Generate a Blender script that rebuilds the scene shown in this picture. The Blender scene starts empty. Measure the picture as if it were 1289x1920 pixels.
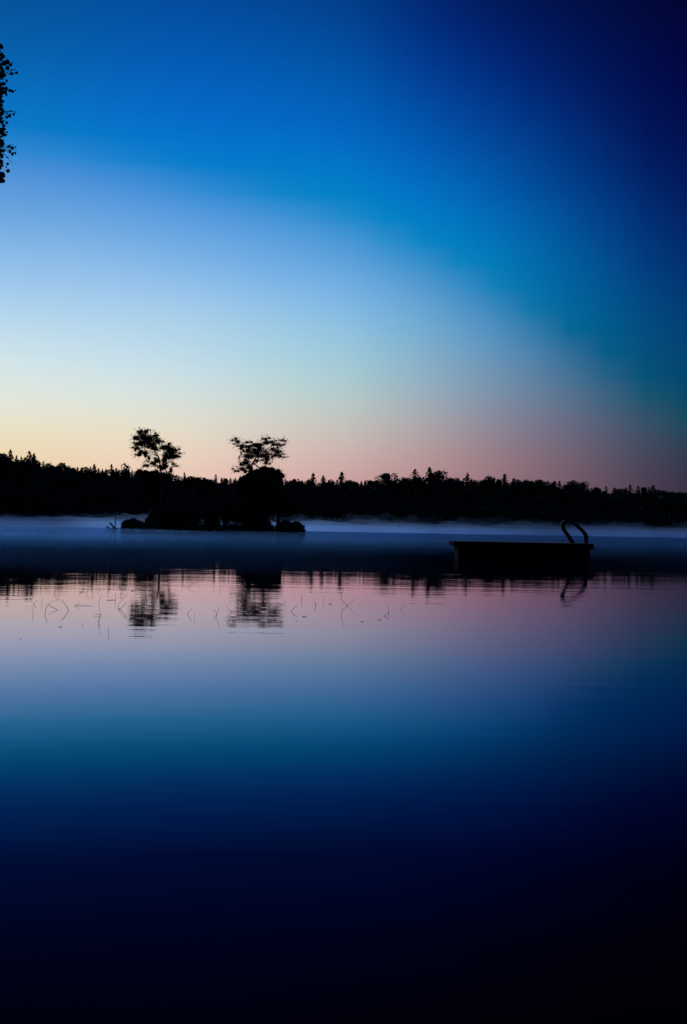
import bpy, math, random
from mathutils import Vector, noise

# ------------------------------------------------------------------ basics
for b in (bpy.data.objects, bpy.data.meshes, bpy.data.materials):
    for x in list(b): b.remove(x)
sc = bpy.context.scene
COL = sc.collection
F = 1950.0                      # focal length in pixels of the 1289x1920 frame
CAMZ = 1.4
PITCH = math.atan(25.5 / F); ROLL = 0.0175
fw = Vector((0, math.cos(PITCH), math.sin(PITCH)))
up0 = Vector((0, -math.sin(PITCH), math.cos(PITCH))); r0 = Vector((1, 0, 0))
RT = r0 * math.cos(ROLL) + up0 * math.sin(ROLL)
UP = -r0 * math.sin(ROLL) + up0 * math.cos(ROLL)
CAM = Vector((0, 0, CAMZ))

def ray(x, y):
    return fw + RT * ((x - 644.5) / F) + UP * ((960 - y) / F)
def P(x, y, Y):                 # the point at distance Y (world y) seen at pixel x, y
    d = ray(x, y); return CAM + d * (Y / d.y)
def W(x, y):                    # the point of the water seen at pixel x, y
    d = ray(x, y); return CAM + d * (-CAMZ / d.z)
def PXM(Y): return Y / F

# ------------------------------------------------------------------ tagging
def tag(o, label=None, cat=None, group=None, kind=None):
    if label: o['label'] = label
    if cat: o['category'] = cat
    if group: o['group'] = group
    if kind: o['kind'] = kind
    return o
def empty(name, loc, rz=0):
    o = bpy.data.objects.new(name, None); COL.objects.link(o)
    o.location = loc; o.rotation_euler = (0, 0, rz); o.empty_display_size = .2
    return o
def link(name, me, parent=None, loc=None):
    o = bpy.data.objects.new(name, me); COL.objects.link(o)
    if parent: o.parent = parent
    if loc is not None: o.location = loc
    return o

class MB:
    def __init__(s): s.v = []; s.f = []; s.sm = []
    def add(s, vs, fs, smooth=False):
        n = len(s.v); s.v += [tuple(v) for v in vs]; s.f += [tuple(i + n for i in f) for f in fs]
        s.sm += [smooth] * len(fs)
    def build(s, name, m, parent=None, loc=None, origin=None):
        me = bpy.data.meshes.new(name)
        if origin is not None:
            ox, oy, oz = origin; vs = [(a - ox, b - oy, c - oz) for a, b, c in s.v]
        else: vs = s.v
        me.from_pydata(vs, [], s.f); me.polygons.foreach_set('use_smooth', s.sm)
        me.materials.append(m); me.update()
        return link(name, me, parent, loc)
    def box(s, x0, x1, y0, y1, z0, z1, bev=0.0):
        b = bev
        if b <= 0:
            vs = [(x, y, z) for z in (z0, z1) for y in (y0, y1) for x in (x0, x1)]
            s.add(vs, [(0, 2, 3, 1), (4, 5, 7, 6), (0, 1, 5, 4), (2, 6, 7, 3), (0, 4, 6, 2), (1, 3, 7, 5)]); return
        ring = lambda xa, xb, ya, yb, z, c: [(xa + c, ya, z), (xb - c, ya, z), (xb, ya + c, z), (xb, yb - c, z),
                                            (xb - c, yb, z), (xa + c, yb, z), (xa, yb - c, z), (xa, ya + c, z)]
        R = [ring(x0 + b, x1 - b, y0 + b, y1 - b, z0, b * .5), ring(x0, x1, y0, y1, z0 + b, b),
             ring(x0, x1, y0, y1, z1 - b, b), ring(x0 + b, x1 - b, y0 + b, y1 - b, z1, b * .5)]
        vs = sum(R, []); fs = [tuple(reversed(range(8))), tuple(range(24, 32))]
        for k in range(3):
            for i in range(8):
                j = (i + 1) % 8; fs.append((k * 8 + i, k * 8 + j, k * 8 + 8 + j, k * 8 + 8 + i))
        s.add(vs, fs)
    def tube(s, pts, rad, n=7, cap=True):
        pts = [Vector(p) for p in pts]
        if not hasattr(rad, '__len__'): rad = [rad] * len(pts)
        vs = []; prev = None
        for i, p in enumerate(pts):
            a = pts[max(0, i - 1)]; b = pts[min(len(pts) - 1, i + 1)]
            t = (b - a); t = t.normalized() if t.length > 1e-9 else Vector((0, 0, 1))
            if prev is None: u = t.orthogonal().normalized()
            else:
                u = prev - t * prev.dot(t); u = u.normalized() if u.length > 1e-6 else t.orthogonal().normalized()
            prev = u; w = t.cross(u)
            for k in range(n):
                an = 2 * math.pi * k / n; vs.append(p + (u * math.cos(an) + w * math.sin(an)) * rad[i])
        fs = []
        for i in range(len(pts) - 1):
            for k in range(n):
                j = (k + 1) % n; fs.append((i * n + k, i * n + j, (i + 1) * n + j, (i + 1) * n + k))
        if cap: fs += [tuple(reversed(range(n))), tuple((len(pts) - 1) * n + k for k in range(n))]
        s.add(vs, fs, True)
    def leaf(s, c, L, Wd, rnd, flat=0.0):
        a = rnd.uniform(0, 2 * math.pi); e = rnd.uniform(-1, 1) * (1 - flat)
        d = Vector((math.cos(a), math.sin(a), e)).normalized()
        u = d.cross(Vector((rnd.uniform(-1, 1), rnd.uniform(-1, 1), rnd.uniform(-1, 1))))
        if u.length < 1e-3: u = d.orthogonal()
        u.normalize(); c = Vector(c)
        s.add([c - d * L * .5, c + u * Wd * .5 - d * L * .08, c + d * L * .5, c - u * Wd * .5 - d * L * .08], [(0, 1, 2, 3)])

def curve(pts, n=6):            # Catmull-Rom through pts
    pts = [Vector(p) for p in pts]; out = []
    q = [pts[0] * 2 - pts[1]] + pts + [pts[-1] * 2 - pts[-2]]
    for i in range(1, len(q) - 2):
        for k in range(n):
            t = k / n; a, b, c, d = q[i - 1], q[i], q[i + 1], q[i + 2]
            out.append(.5 * ((2 * b) + (c - a) * t + (2 * a - 5 * b + 4 * c - d) * t * t + (3 * b - a - 3 * c + d) * t ** 3))
    out.append(pts[-1]); return out
def taper(n, a, b): return [a + (b - a) * i / max(1, n - 1) for i in range(n)]

# ------------------------------------------------------------------ materials
def lin(c): c /= 255.0; return c / 12.92 if c <= .04045 else ((c + .055) / 1.055) ** 2.4
def mat(name, c1, c2, scale=3.0, rough=.8, bump=0.0, stretch=(1, 1, 1), metal=0.0, spec=.3):
    m = bpy.data.materials.new(name); m.use_nodes = True; nt = m.node_tree; nt.nodes.clear()
    out = nt.nodes.new('ShaderNodeOutputMaterial'); pb = nt.nodes.new('ShaderNodeBsdfPrincipled')
    tc = nt.nodes.new('ShaderNodeTexCoord'); mp = nt.nodes.new('ShaderNodeMapping'); mp.inputs['Scale'].default_value = stretch
    nz = nt.nodes.new('ShaderNodeTexNoise'); nz.inputs['Scale'].default_value = scale; nz.inputs['Detail'].default_value = 6
    rp = nt.nodes.new('ShaderNodeValToRGB'); rp.color_ramp.elements[0].position = .35; rp.color_ramp.elements[1].position = .68
    rp.color_ramp.elements[0].color = (*c1, 1); rp.color_ramp.elements[1].color = (*c2, 1)
    L = nt.links.new
    L(tc.outputs['Object'], mp.inputs[0]); L(mp.outputs[0], nz.inputs['Vector']); L(nz.outputs['Fac'], rp.inputs[0])
    L(rp.outputs[0], pb.inputs['Base Color']); pb.inputs['Roughness'].default_value = rough
    pb.inputs['Metallic'].default_value = metal; pb.inputs['Specular IOR Level'].default_value = spec
    if bump:
        bm = nt.nodes.new('ShaderNodeBump'); bm.inputs['Strength'].default_value = .6; bm.inputs['Distance'].default_value = bump
        L(nz.outputs['Fac'], bm.inputs['Height']); L(bm.outputs[0], pb.inputs['Normal'])
    L(pb.outputs[0], out.inputs[0]); return m
M = {}
M['needles'] = mat('conifer_needles', (.028, .04, .025), (.04, .055, .035), 1.2, .9, spec=0)
M['leaves'] = mat('broad_leaves', (.03, .045, .025), (.045, .065, .035), 1.5, .85, spec=0)
M['shrub'] = mat('shrub_leaves', (.035, .04, .025), (.05, .055, .035), 2.0, .9, spec=0)
M['bark'] = mat('bark', (.05, .04, .03), (.10, .08, .06), 6, .95, .01, (1, 1, .3), spec=.1)
M['deadwood'] = mat('dead_wood', (.02, .02, .02), (.04, .038, .036), 8, .95, .005, spec=.1)
M['soil'] = mat('soil', (.04, .035, .025), (.07, .06, .04), 2, .95, .03, spec=.1)
M['hill'] = mat('forest_floor', (.03, .035, .02), (.05, .05, .03), .3, .95, spec=.1)
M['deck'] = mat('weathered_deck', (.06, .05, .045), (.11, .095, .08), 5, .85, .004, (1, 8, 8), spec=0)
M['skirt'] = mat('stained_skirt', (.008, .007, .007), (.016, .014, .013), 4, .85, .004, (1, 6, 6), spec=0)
M['barrel'] = mat('float_plastic', (.02, .022, .025), (.03, .032, .035), 3, .6)
M['steel'] = mat('dull_steel', (.012, .012, .012), (.02, .02, .02), 10, .7, metal=0, spec=.1)
M['stem'] = mat('plant_stem', (.03, .035, .02), (.05, .05, .03), 20, .8, spec=.1)
M['pad'] = mat('floating_leaf', (.03, .03, .025), (.05, .045, .035), 20, .7, spec=.2)

# ------------------------------------------------------------------ sky
def ss_(y, yb): return max(0, min(1, (y - yb) / 200))
# colour samples of the pre-dawn sky (pixel column -> pixel row, sRGB)
# each column: rows above the line where red vanishes (t 0..1) and rows below it down to the skyline (t 1..2)
SKY = {
 40: (262, [(-60, 0, 68, 145), (30, 0, 80, 160), (100, 0, 90, 172), (170, 0, 102, 188), (262, 2, 124, 202), (290, 62, 136, 212), (350, 86, 150, 221), (420, 112, 168, 230),
      (500, 144, 190, 237), (560, 168, 206, 238), (620, 190, 219, 235), (680, 208, 228, 227), (730, 220, 230, 217), (780, 230, 228, 203), (815, 235, 222, 190), (845, 237, 214, 178), (920, 236, 200, 165)]),
 340: (322, [(-60, 0, 62, 145), (30, 0, 74, 165), (100, 0, 83, 177), (170, 0, 94, 190), (240, 0, 109, 201), (322, 2, 127, 209), (350, 58, 138, 217), (400, 84, 153, 226), (450, 108, 168, 232),
      (500, 131, 182, 235), (560, 156, 199, 236), (620, 176, 211, 232), (680, 193, 220, 226), (740, 211, 224, 214), (800, 227, 220, 200), (860, 233, 208, 188), (920, 232, 190, 176)]),
 640: (392, [(-60, 0, 40, 118), (30, 0, 54, 140), (100, 0, 64, 155), (170, 0, 77, 170), (240, 0, 91, 184), (310, 0, 107, 197), (392, 2, 123, 204), (425, 58, 135, 213), (470, 84, 148, 221),
      (520, 108, 162, 226), (570, 128, 175, 227), (620, 145, 187, 224), (680, 162, 196, 216), (740, 182, 196, 203), (800, 199, 187, 188), (870, 206, 166, 168), (920, 202, 150, 156)]),
 800: (465, [(-60, 0, 24, 94), (30, 0, 33, 115), (100, 0, 44, 131), (170, 0, 57, 148), (240, 0, 72, 163), (310, 0, 88, 177), (400, 0, 110, 192), (465, 2, 122, 194), (492, 52, 130, 201), (540, 82, 142, 207),
      (590, 106, 155, 210), (640, 124, 164, 206), (690, 140, 166, 198), (740, 157, 164, 186), (800, 175, 155, 168), (870, 183, 138, 148), (920, 178, 125, 138)]),
 940: (542, [(-60, 0, 10, 72), (30, 0, 16, 90), (100, 0, 25, 106), (170, 0, 37, 122), (240, 0, 52, 137), (310, 0, 68, 152), (370, 0, 82, 165), (430, 0, 97, 174), (500, 0, 110, 176), (542, 2, 114, 178),
      (568, 42, 118, 184), (600, 64, 126, 188), (640, 86, 133, 187), (690, 106, 135, 178), (740, 124, 132, 165), (800, 138, 122, 148), (870, 152, 110, 128), (920, 146, 100, 120)]),
 1090: (640, [(-60, 0, 4, 54), (30, 0, 8, 70), (100, 0, 13, 82), (170, 0, 21, 95), (240, 0, 32, 108), (310, 0, 46, 122), (370, 0, 58, 134), (430, 0, 70, 143), (500, 0, 82, 147), (580, 0, 90, 147),
      (640, 2, 92, 144), (664, 34, 95, 146), (700, 58, 102, 144), (750, 80, 102, 136), (800, 96, 95, 124), (870, 106, 86, 108), (920, 104, 77, 100)]),
 1240: (738, [(-60, 0, 0, 38), (30, 0, 2, 50), (100, 0, 3, 60), (170, 0, 6, 69), (240, 0, 12, 77), (310, 0, 21, 88), (370, 0, 31, 98), (430, 0, 41, 107), (490, 0, 50, 113), (550, 0, 60, 118),
      (620, 0, 68, 117), (680, 0, 72, 112), (738, 2, 74, 108), (758, 26, 76, 107), (790, 46, 73, 101), (830, 58, 67, 92), (870, 66, 60, 84), (920, 68, 54, 76)]),
}
for _c, (_yb, _t) in list(SKY.items()):
    up_ = {640: 9, 800: 10, 940: 10, 1090: 7, 1240: 5}.get(_c, 0); lo_ = {640: (0, 7), 800: (-3, 9), 940: (-2, 9), 1090: (4, 6), 1240: (2, 3)}.get(_c, (0, 0))
    SKY[_c] = (_yb, [(y, r, g + up_, b + up_ * (1.5 if _c == 1240 else .7)) if y < _yb else (y, r + lo_[0] * ss_(y, _yb), g + up_ * (1 - ss_(y, _yb)) + lo_[1] * ss_(y, _yb), b) for y, r, g, b in _t])
    if _c < 700: SKY[_c] = (_yb, [(y, r, g + (5 if y < 200 else 0), b + (-5 if 300 < y < 520 else 7 if 660 < y < 800 and _c < 500 else 0)) for y, r, g, b in SKY[_c][1]])
KS = sorted(SKY)
def colat(col, y):
    t = SKY[col][1]
    if y <= t[0][0]: return list(t[0][1:])
    if y >= t[-1][0]: return list(t[-1][1:])
    for a, b in zip(t, t[1:]):
        if a[0] <= y <= b[0]:
            f = (y - a[0]) / (b[0] - a[0]); return [a[i] + (b[i] - a[i]) * f for i in (1, 2, 3)]
def colt(col, t):               # t 0..1 above the line, 1..2 below it; light smoothing
    yb = SKY[col][0]; s = [0, 0, 0]; ws = 0
    for k in range(-4, 5):
        u = t + k * .022; y = -60 + (yb + 60) * u if u < 1 else yb + (920 - yb) * (u - 1)
        w = math.exp(-(k / 2.0) ** 2); c = colat(col, y); ws += w
        for i in range(3): s[i] += c[i] * w
    return [v / ws for v in s]
def cr4(z, a, b, d, f): return .5 * (2 * a + (b - z) * f + (2 * z - 5 * a + 4 * b - d) * f * f + (3 * a - z - 3 * b + d) * f ** 3)
def skyrgb(x, y):
    x = max(KS[0] - 60, min(KS[-1] + 60, x)); i = 0
    while i < len(KS) - 2 and x > KS[i + 1]: i += 1
    a, b = KS[i], KS[i + 1]; f = (x - a) / (b - a)
    z, d = KS[max(0, i - 1)], KS[min(len(KS) - 1, i + 2)]
    yb = SKY[a][0] + (SKY[b][0] - SKY[a][0]) * f if f < 0 or f > 1 else cr4(SKY[z][0], SKY[a][0], SKY[b][0], SKY[d][0], f)
    t = (y + 60) / (yb + 60) if y < yb else 1 + (y - yb) / (920 - yb)
    t = max(0, min(2, t)); A, B, Z, D = colt(a, t), colt(b, t), colt(z, t), colt(d, t)
    return [max(0, min(250, (A[k] + (B[k] - A[k]) * f) if f < 0 or f > 1 else cr4(Z[k], A[k], B[k], D[k], f))) for k in range(3)]
world = bpy.data.worlds.new('World'); sc.world = world; world.use_nodes = True
nt = world.node_tree; nt.nodes.clear(); N = nt.nodes.new; LK = nt.links.new
wo = N('ShaderNodeOutputWorld'); bg = N('ShaderNodeBackground'); LK(bg.outputs[0], wo.inputs[0])
tc = N('ShaderNodeTexCoord'); sx = N('ShaderNodeSeparateXYZ'); LK(tc.outputs['Generated'], sx.inputs[0])
def math_(op, a, b=None, clamp=False):
    n = N('ShaderNodeMath'); n.operation = op; n.use_clamp = clamp
    for i, v in enumerate((a, b)):
        if v is None: continue
        if isinstance(v, (int, float)): n.inputs[i].default_value = v
        else: LK(v, n.inputs[i])
    return n.outputs[0]
az = math_('ARCTAN2', sx.outputs[0], sx.outputs[1])           # 0 straight ahead, + to the right
el = math_('ARCSINE', sx.outputs[2])
ELMAX = math.radians(34)
elf = math_('DIVIDE', el, ELMAX, True)
wob = N('ShaderNodeTexNoise'); wob.inputs['Scale'].default_value = 2.6; wob.inputs['Detail'].default_value = 3
wmp = N('ShaderNodeMapping'); wmp.inputs['Scale'].default_value = (1, 1, 5); LK(tc.outputs['Generated'], wmp.inputs[0]); LK(wmp.outputs[0], wob.inputs['Vector'])
wv = math_('MULTIPLY', math_('SUBTRACT', wob.outputs['Fac'], .5), .022)
elf = math_('ADD', elf, wv, True)
AZ = [-18.5, -15, -12, -9, -6.5, -4, -2, 0, 2, 4, 6, 8, 10, 12, 14, 16, 18.5]
def proj(azd, e):
    a = math.radians(azd); d = Vector((math.sin(a) * math.cos(e), math.cos(a) * math.cos(e), math.sin(e)))
    z = d.dot(fw); return 644.5 + F * d.dot(RT) / z, 960 - F * d.dot(UP) / z
def ramp(fn):
    r = N('ShaderNodeValToRGB'); LK(elf, r.inputs[0]); cr = r.color_ramp; cr.interpolation = 'LINEAR'
    n = 30
    while len(cr.elements) < n: cr.elements.new(.5)
    for i in range(n):
        t = i / (n - 1); cr.elements[i].position = t
        c = fn(t * ELMAX); cr.elements[i].color = (*[lin(v) for v in c], 1)
    return r.outputs[0]
# outside the frame: glow raised on the sunrise side (left) to light the mist, dark behind
def side(base, k): return lambda e: [v * k for v in base(e)]
cols = []
base = {a: (lambda e, a=a: skyrgb(*proj(a, e))) for a in AZ}
dark = lambda e: [2, 8 + 6 * (1 - e / ELMAX), 30 + 20 * (1 - e / ELMAX)]
cols.append((-110, dark))
cols.append((-70, side(base[-18.5], .9)))
cols.append((-40, lambda e: [min(255, v * g) for v, g in zip(base[-18.5](e), (1.25, 1.15, 1.1))]))
for a in AZ: cols.append((a, base[a]))
cols.append((45, side(base[18.5], .45)))
cols.append((90, dark))
cur = ramp(cols[0][1])
for (a0, f0), (a1, f1) in zip(cols, cols[1:]):
    mr = N('ShaderNodeMapRange'); mr.inputs['From Min'].default_value = math.radians(a0); mr.inputs['From Max'].default_value = math.radians(a1)
    LK(az, mr.inputs['Value'])
    mx = N('ShaderNodeMix'); mx.data_type = 'RGBA'; LK(mr.outputs[0], mx.inputs['Factor'])
    LK(cur, mx.inputs['A']); LK(ramp(f1), mx.inputs['B']); cur = mx.outputs['Result']
# above the fitted band: unseen zenith blue, raised to light the mist
mr = N('ShaderNodeMapRange'); mr.inputs['From Min'].default_value = math.radians(30); mr.inputs['From Max'].default_value = math.radians(65)
LK(el, mr.inputs['Value']); mx = N('ShaderNodeMix'); mx.data_type = 'RGBA'; LK(mr.outputs[0], mx.inputs['Factor'])
LK(cur, mx.inputs['A']); mx.inputs['B'].default_value = (.0, .10, .46, 1); cur = mx.outputs['Result']
LK(cur, bg.inputs['Color']); bg.inputs['Strength'].default_value = 1.0
# trace of physical sky, turned to the added lamp's direction
LAMP_EL, LAMP_AZ = math.radians(19), math.radians(-31)
st = N('ShaderNodeTexSky'); st.sky_type = 'NISHITA'; st.sun_disc = False; st.sun_elevation = LAMP_EL; st.sun_rotation = LAMP_AZ
bg2 = N('ShaderNodeBackground'); bg2.inputs['Strength'].default_value = .0002; LK(st.outputs[0], bg2.inputs[0])
ad = N('ShaderNodeAddShader'); LK(bg.outputs[0], ad.inputs[0]); LK(bg2.outputs[0], ad.inputs[1]); LK(ad.outputs[0], wo.inputs[0])
sl = bpy.data.lights.new('mist_lamp', 'SUN'); sl.energy = 4.6; sl.angle = math.radians(14); sl.color = (.50, .60, 1.0)   # added broad lamp to light the mist, standing in for pre-dawn glow
so = bpy.data.objects.new('mist_lamp', sl); COL.objects.link(so)
sd = Vector((math.sin(LAMP_AZ) * math.cos(LAMP_EL), math.cos(LAMP_AZ) * math.cos(LAMP_EL), math.sin(LAMP_EL)))
so.rotation_euler = (-sd).to_track_quat('-Z', 'Y').to_euler(); so.location = sd * 400
try: world.cycles.sampling_method = 'MANUAL'; world.cycles.sample_map_resolution = 1024
except Exception: pass

# ------------------------------------------------------------------ water
def make_water():
    m = bpy.data.materials.new('lake_water'); m.use_nodes = True; nt = m.node_tree; nt.nodes.clear()
    n = nt.nodes.new; L = nt.links.new
    out = n('ShaderNodeOutputMaterial'); tc = n('ShaderNodeTexCoord')
    def nz(sx_, sy, scale, det, rough=.5):
        mp = n('ShaderNodeMapping'); mp.inputs['Scale'].default_value = (sx_, sy, 1); mp.inputs['Rotation'].default_value = (0, 0, .03)
        t = n('ShaderNodeTexNoise'); t.noise_dimensions = '2D'; t.inputs['Scale'].default_value = scale; t.inputs['Detail'].default_value = det; t.inputs['Roughness'].default_value = rough
        L(tc.outputs['Object'], mp.inputs[0]); L(mp.outputs[0], t.inputs['Vector']); return t.outputs['Fac']
    def bump(h, dist, prev=None):
        b = n('ShaderNodeBump'); b.inputs['Strength'].default_value = 1; b.inputs['Distance'].default_value = dist
        L(h, b.inputs['Height'])
        if prev: L(prev, b.inputs['Normal'])
        return b.outputs[0]
    b1 = bump(nz(.05, 1, .45, 2), WB[0])
    b2 = bump(nz(.09, 1, 1.7, 2), WB[1], b1)
    b3 = bump(nz(.15, 1, 6.0, 1), WB[2], b2)
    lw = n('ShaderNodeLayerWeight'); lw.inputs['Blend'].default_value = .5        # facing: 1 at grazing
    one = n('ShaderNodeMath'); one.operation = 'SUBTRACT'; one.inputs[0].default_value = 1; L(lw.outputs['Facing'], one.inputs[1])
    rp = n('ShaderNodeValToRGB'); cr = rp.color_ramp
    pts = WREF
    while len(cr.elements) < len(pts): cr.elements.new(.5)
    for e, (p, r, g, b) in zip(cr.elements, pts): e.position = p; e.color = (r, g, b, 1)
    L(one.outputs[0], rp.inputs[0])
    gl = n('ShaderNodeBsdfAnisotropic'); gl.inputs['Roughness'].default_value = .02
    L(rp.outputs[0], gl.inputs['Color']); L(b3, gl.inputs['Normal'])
    df = n('ShaderNodeBsdfDiffuse'); df.inputs['Color'].default_value = (.0001, .0003, .001, 1)
    ad = n('ShaderNodeAddShader'); L(gl.outputs[0], ad.inputs[0]); L(df.outputs[0], ad.inputs[1]); L(ad.outputs[0], out.inputs[0])
    return m
WB = (.0037, .0014, .0008)
# reflection tint against sine of the viewing angle; darkening towards the viewer painted in
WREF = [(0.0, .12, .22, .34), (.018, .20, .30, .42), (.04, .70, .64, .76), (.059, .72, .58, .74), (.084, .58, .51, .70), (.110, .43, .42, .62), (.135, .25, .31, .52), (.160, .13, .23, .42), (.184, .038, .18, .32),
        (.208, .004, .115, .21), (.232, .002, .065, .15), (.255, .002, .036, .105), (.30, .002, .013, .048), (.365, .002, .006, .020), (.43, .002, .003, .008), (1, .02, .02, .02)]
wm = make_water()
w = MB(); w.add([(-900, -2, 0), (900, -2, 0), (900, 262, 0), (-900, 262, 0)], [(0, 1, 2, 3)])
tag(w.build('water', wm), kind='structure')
g = MB(); g.add([(-900, -60, -1.6), (900, -60, -1.6), (900, 600, -1.6), (-900, 600, -1.6)], [(0, 1, 2, 3)])
tag(g.build('lake_bed', M['soil']), kind='structure')

# ------------------------------------------------------------------ far shore: terrain
TRACE = [(-400, 800), (-200, 825), (-60, 840), (15, 849), (30, 851), (45, 857), (72, 862), (85, 869), (110, 871), (128, 874), (150, 875), (190, 878), (222, 877), (245, 881), (280, 882), (330, 886),
         (350, 892), (375, 894), (420, 895), (440, 893), (500, 896), (530, 898), (575, 899), (620, 900), (655, 901), (700, 898), (740, 897), (770, 894), (790, 894), (830, 894), (860, 897), (915, 897),
         (960, 899), (1000, 901), (1050, 903), (1090, 907), (1115, 914), (1145, 914), (1180, 914), (1210, 914), (1240, 918), (1265, 921), (1320, 920), (1500, 915), (1700, 920)]
def tr(x):
    if x <= TRACE[0][0]: return TRACE[0][1]
    for a, b in zip(TRACE, TRACE[1:]):
        if x <= b[0]: return a[1] + (b[1] - a[1]) * (x - a[0]) / (b[0] - a[0])
    return TRACE[-1][1]
SH = 250.0
def px_of_X(X, Y=265): return 644.5 + X / Y * F
def skyz(X, Y=265):
    x = max(-380, min(1680, px_of_X(X, Y))); return P(x, tr(x), Y).z
def ss(t): t = max(0, min(1, t)); return t * t * (3 - 2 * t)
def shore_y(X): return SH + 2.5 * noise.noise(Vector((X * .03, 3.1, 0))) + 1.0 * noise.noise(Vector((X * .13, 7.1, 0)))
def ground(X, Y):
    d = Y - shore_y(X); r = skyz(X, 290) - 2.4
    if d < 0: return -.5 + .0 * d - .2 * min(3, -d)
    return -.3 + .6 * ss(d / 3) + r * (.25 * ss((d - 2) / 14) + .75 * ss((d - 6) / 34)) + .35 * noise.noise(Vector((X * .11, Y * .11, 2)))
t = MB(); xs = [-420 + 4 * i for i in range(211)]; ys = [246, 248, 249, 250, 251, 252, 253, 255, 258, 262, 267, 273, 280, 288, 300, 330, 400, 560]
t.add([(x, y, ground(x, y)) for y in ys for x in xs], [(j * 211 + i, j * 211 + i + 1, (j + 1) * 211 + i + 1, (j + 1) * 211 + i) for j in range(len(ys) - 1) for i in range(210)], True)
tag(t.build('far_hill', M['hill']), kind='structure')

# ------------------------------------------------------------------ tree generators (unit: metres, base at the origin)
def conifer_mb(h, rad, seed, dens=1.0, trunk=True, start=.12):
    rnd = random.Random(seed); c = MB(); tk = MB()
    lean = rnd.uniform(-.02, .02) * h
    if trunk: tk.tube([(0, 0, -.3), (lean * .4, 0, h * .5), (lean, 0, h * .97)], [h * .016 + .05, h * .010 + .03, .015], 6)
    z = h * start
    while z < h * .985:
        f = 1 - (z / h - start) / (1 - start)
        rr = rad * (f ** .72) * rnd.uniform(.72, 1.12) + .10
        nb = max(5, int(11 * dens * (0.5 + f)))
        for k in range(nb):
            a = rnd.uniform(0, 2 * math.pi); r_ = rr * rnd.uniform(.65, 1.15)
            steps = max(2, int(r_ / .28))
            for q in range(steps):
                s = (q + .6) / steps; rp = r_ * s
                p = Vector((math.cos(a) * rp + lean * z / h, math.sin(a) * rp, z + .12 * rad * s - .38 * rad * s * s * .8 + rnd.uniform(-.08, .08)))
                L = rnd.uniform(.34, .6) * (.65 + .35 * f); c.leaf(p, L, L * .6, rnd, .3)
        z += h * .035 * rnd.uniform(.7, 1.3) / max(.6, dens) ** .5
    for k in range(6): c.leaf((lean, 0, h * (1.0 - .015 * k)), .34, .12, rnd, -.5)
    return c, tk
def broad_mb(h, rad, seed, n=420, low=.25, leafs=(.3, .6)):
    rnd = random.Random(seed); c = MB(); tk = MB()
    tk.tube([(0, 0, -.3), (rnd.uniform(-.1, .1), 0, h * .4), (rnd.uniform(-.2, .2), 0, h * .8)], [h * .02 + .04, h * .013 + .03, .03], 6)
    lobes = []
    for k in range(9):
        a = rnd.uniform(0, 6.28); q = rnd.uniform(0, .62) * rad; zz = h * (low + (1 - low) * rnd.uniform(.3, .85))
        lr = rad * rnd.uniform(.35, .6); zz = min(zz, h - lr * .8)
        lobes.append((Vector((math.cos(a) * q, math.sin(a) * q, zz)), lr))
    lobes.append((Vector((0, 0, h - rad * .45)), rad * .45))
    for L_, lr in lobes[:6]:
        tk.tube([(0, 0, h * .35), L_], [.06, .02], 5)
    for k in range(n):
        L_, lr = rnd.choice(lobes); v = Vector((rnd.gauss(0, 1), rnd.gauss(0, 1), rnd.gauss(0, 1))).normalized() * lr * rnd.uniform(.45, 1.05) ** .6
        s = rnd.uniform(*leafs); c.leaf(L_ + v, s, s * .6, rnd)
    return c, tk

# forest mass behind and below the skyline trees: nobody could count it
rnd = random.Random(5); fm = MB()
pool = [conifer_mb(7, 2.0, 100 + i, .8, False)[0] for i in range(4)] + [broad_mb(7, 2.3, 120 + i, 330, .1, (.5, .9))[0] for i in range(4)]
def stamp(dst, src, loc, sx_, sz, rot):
    c, s = math.cos(rot), math.sin(rot)
    dst.add([(loc[0] + (x * c - y * s) * sx_, loc[1] + (x * s + y * c) * sx_, loc[2] + z * sz) for x, y, z in src.v], src.f)
X = -150.0
for row, (dy, step) in enumerate([(2.5, 1.8), (7, 2.2), (13, 2.2), (21, 1.7), (28, 1.5)]):
    X = -150.0 if row else -170.0
    while X < 150:
        Y = SH + dy + rnd.uniform(-1.5, 1.5); b = ground(X, Y) - .1; top = skyz(X, Y)
        frac = (.50, .66, .86, .95, .985)[row] * rnd.uniform(.88, 1.03)
        hh = max(1.6, min(top * frac, top - .35) - b)
        stamp(fm, rnd.choice(pool), (X, Y, b), rnd.uniform(.9, 1.25), hh / 7, rnd.uniform(0, 6.28))
        X += step * rnd.uniform(.7, 1.3)
tag(fm.build('forest', M['needles']), 'dense dark mixed forest covering the whole far shore below its skyline', 'forest', kind='stuff')

# skyline trees: prototypes then copies
protoc = []
for i in range(7):
    h = 6.0; c, tk = conifer_mb(h, 1.75 + .14 * (i % 4), 40 + i, 1.1 + .15 * (i % 3), True, .25); protoc.append((c, tk))
protob = []
for i in range(5):
    c, tk = broad_mb(6.0, 1.9 + .2 * (i % 3), 60 + i, 900, .3); protob.append((c, tk))
meshes = {}
def tree_from(kind, i, name, loc, hs, ws, rz, label, cat, group):
    key = (kind, i)
    e = empty(name, loc, rz)
    if key not in meshes:
        c, tk = (protoc if kind == 'c' else protob)[i]
        a = c.build('crown', M['needles'] if kind == 'c' else M['leaves'], e); b = tk.build('trunk', M['bark'], e)
        meshes[key] = (a, b)
    else:
        for src in meshes[key]:
            o = src.copy(); COL.objects.link(o); o.parent = e
    for o in e.children: o.scale = (ws, ws, hs)
    tag(e, label, cat, group); return e
GR = 'trees along the far skyline'
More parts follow.
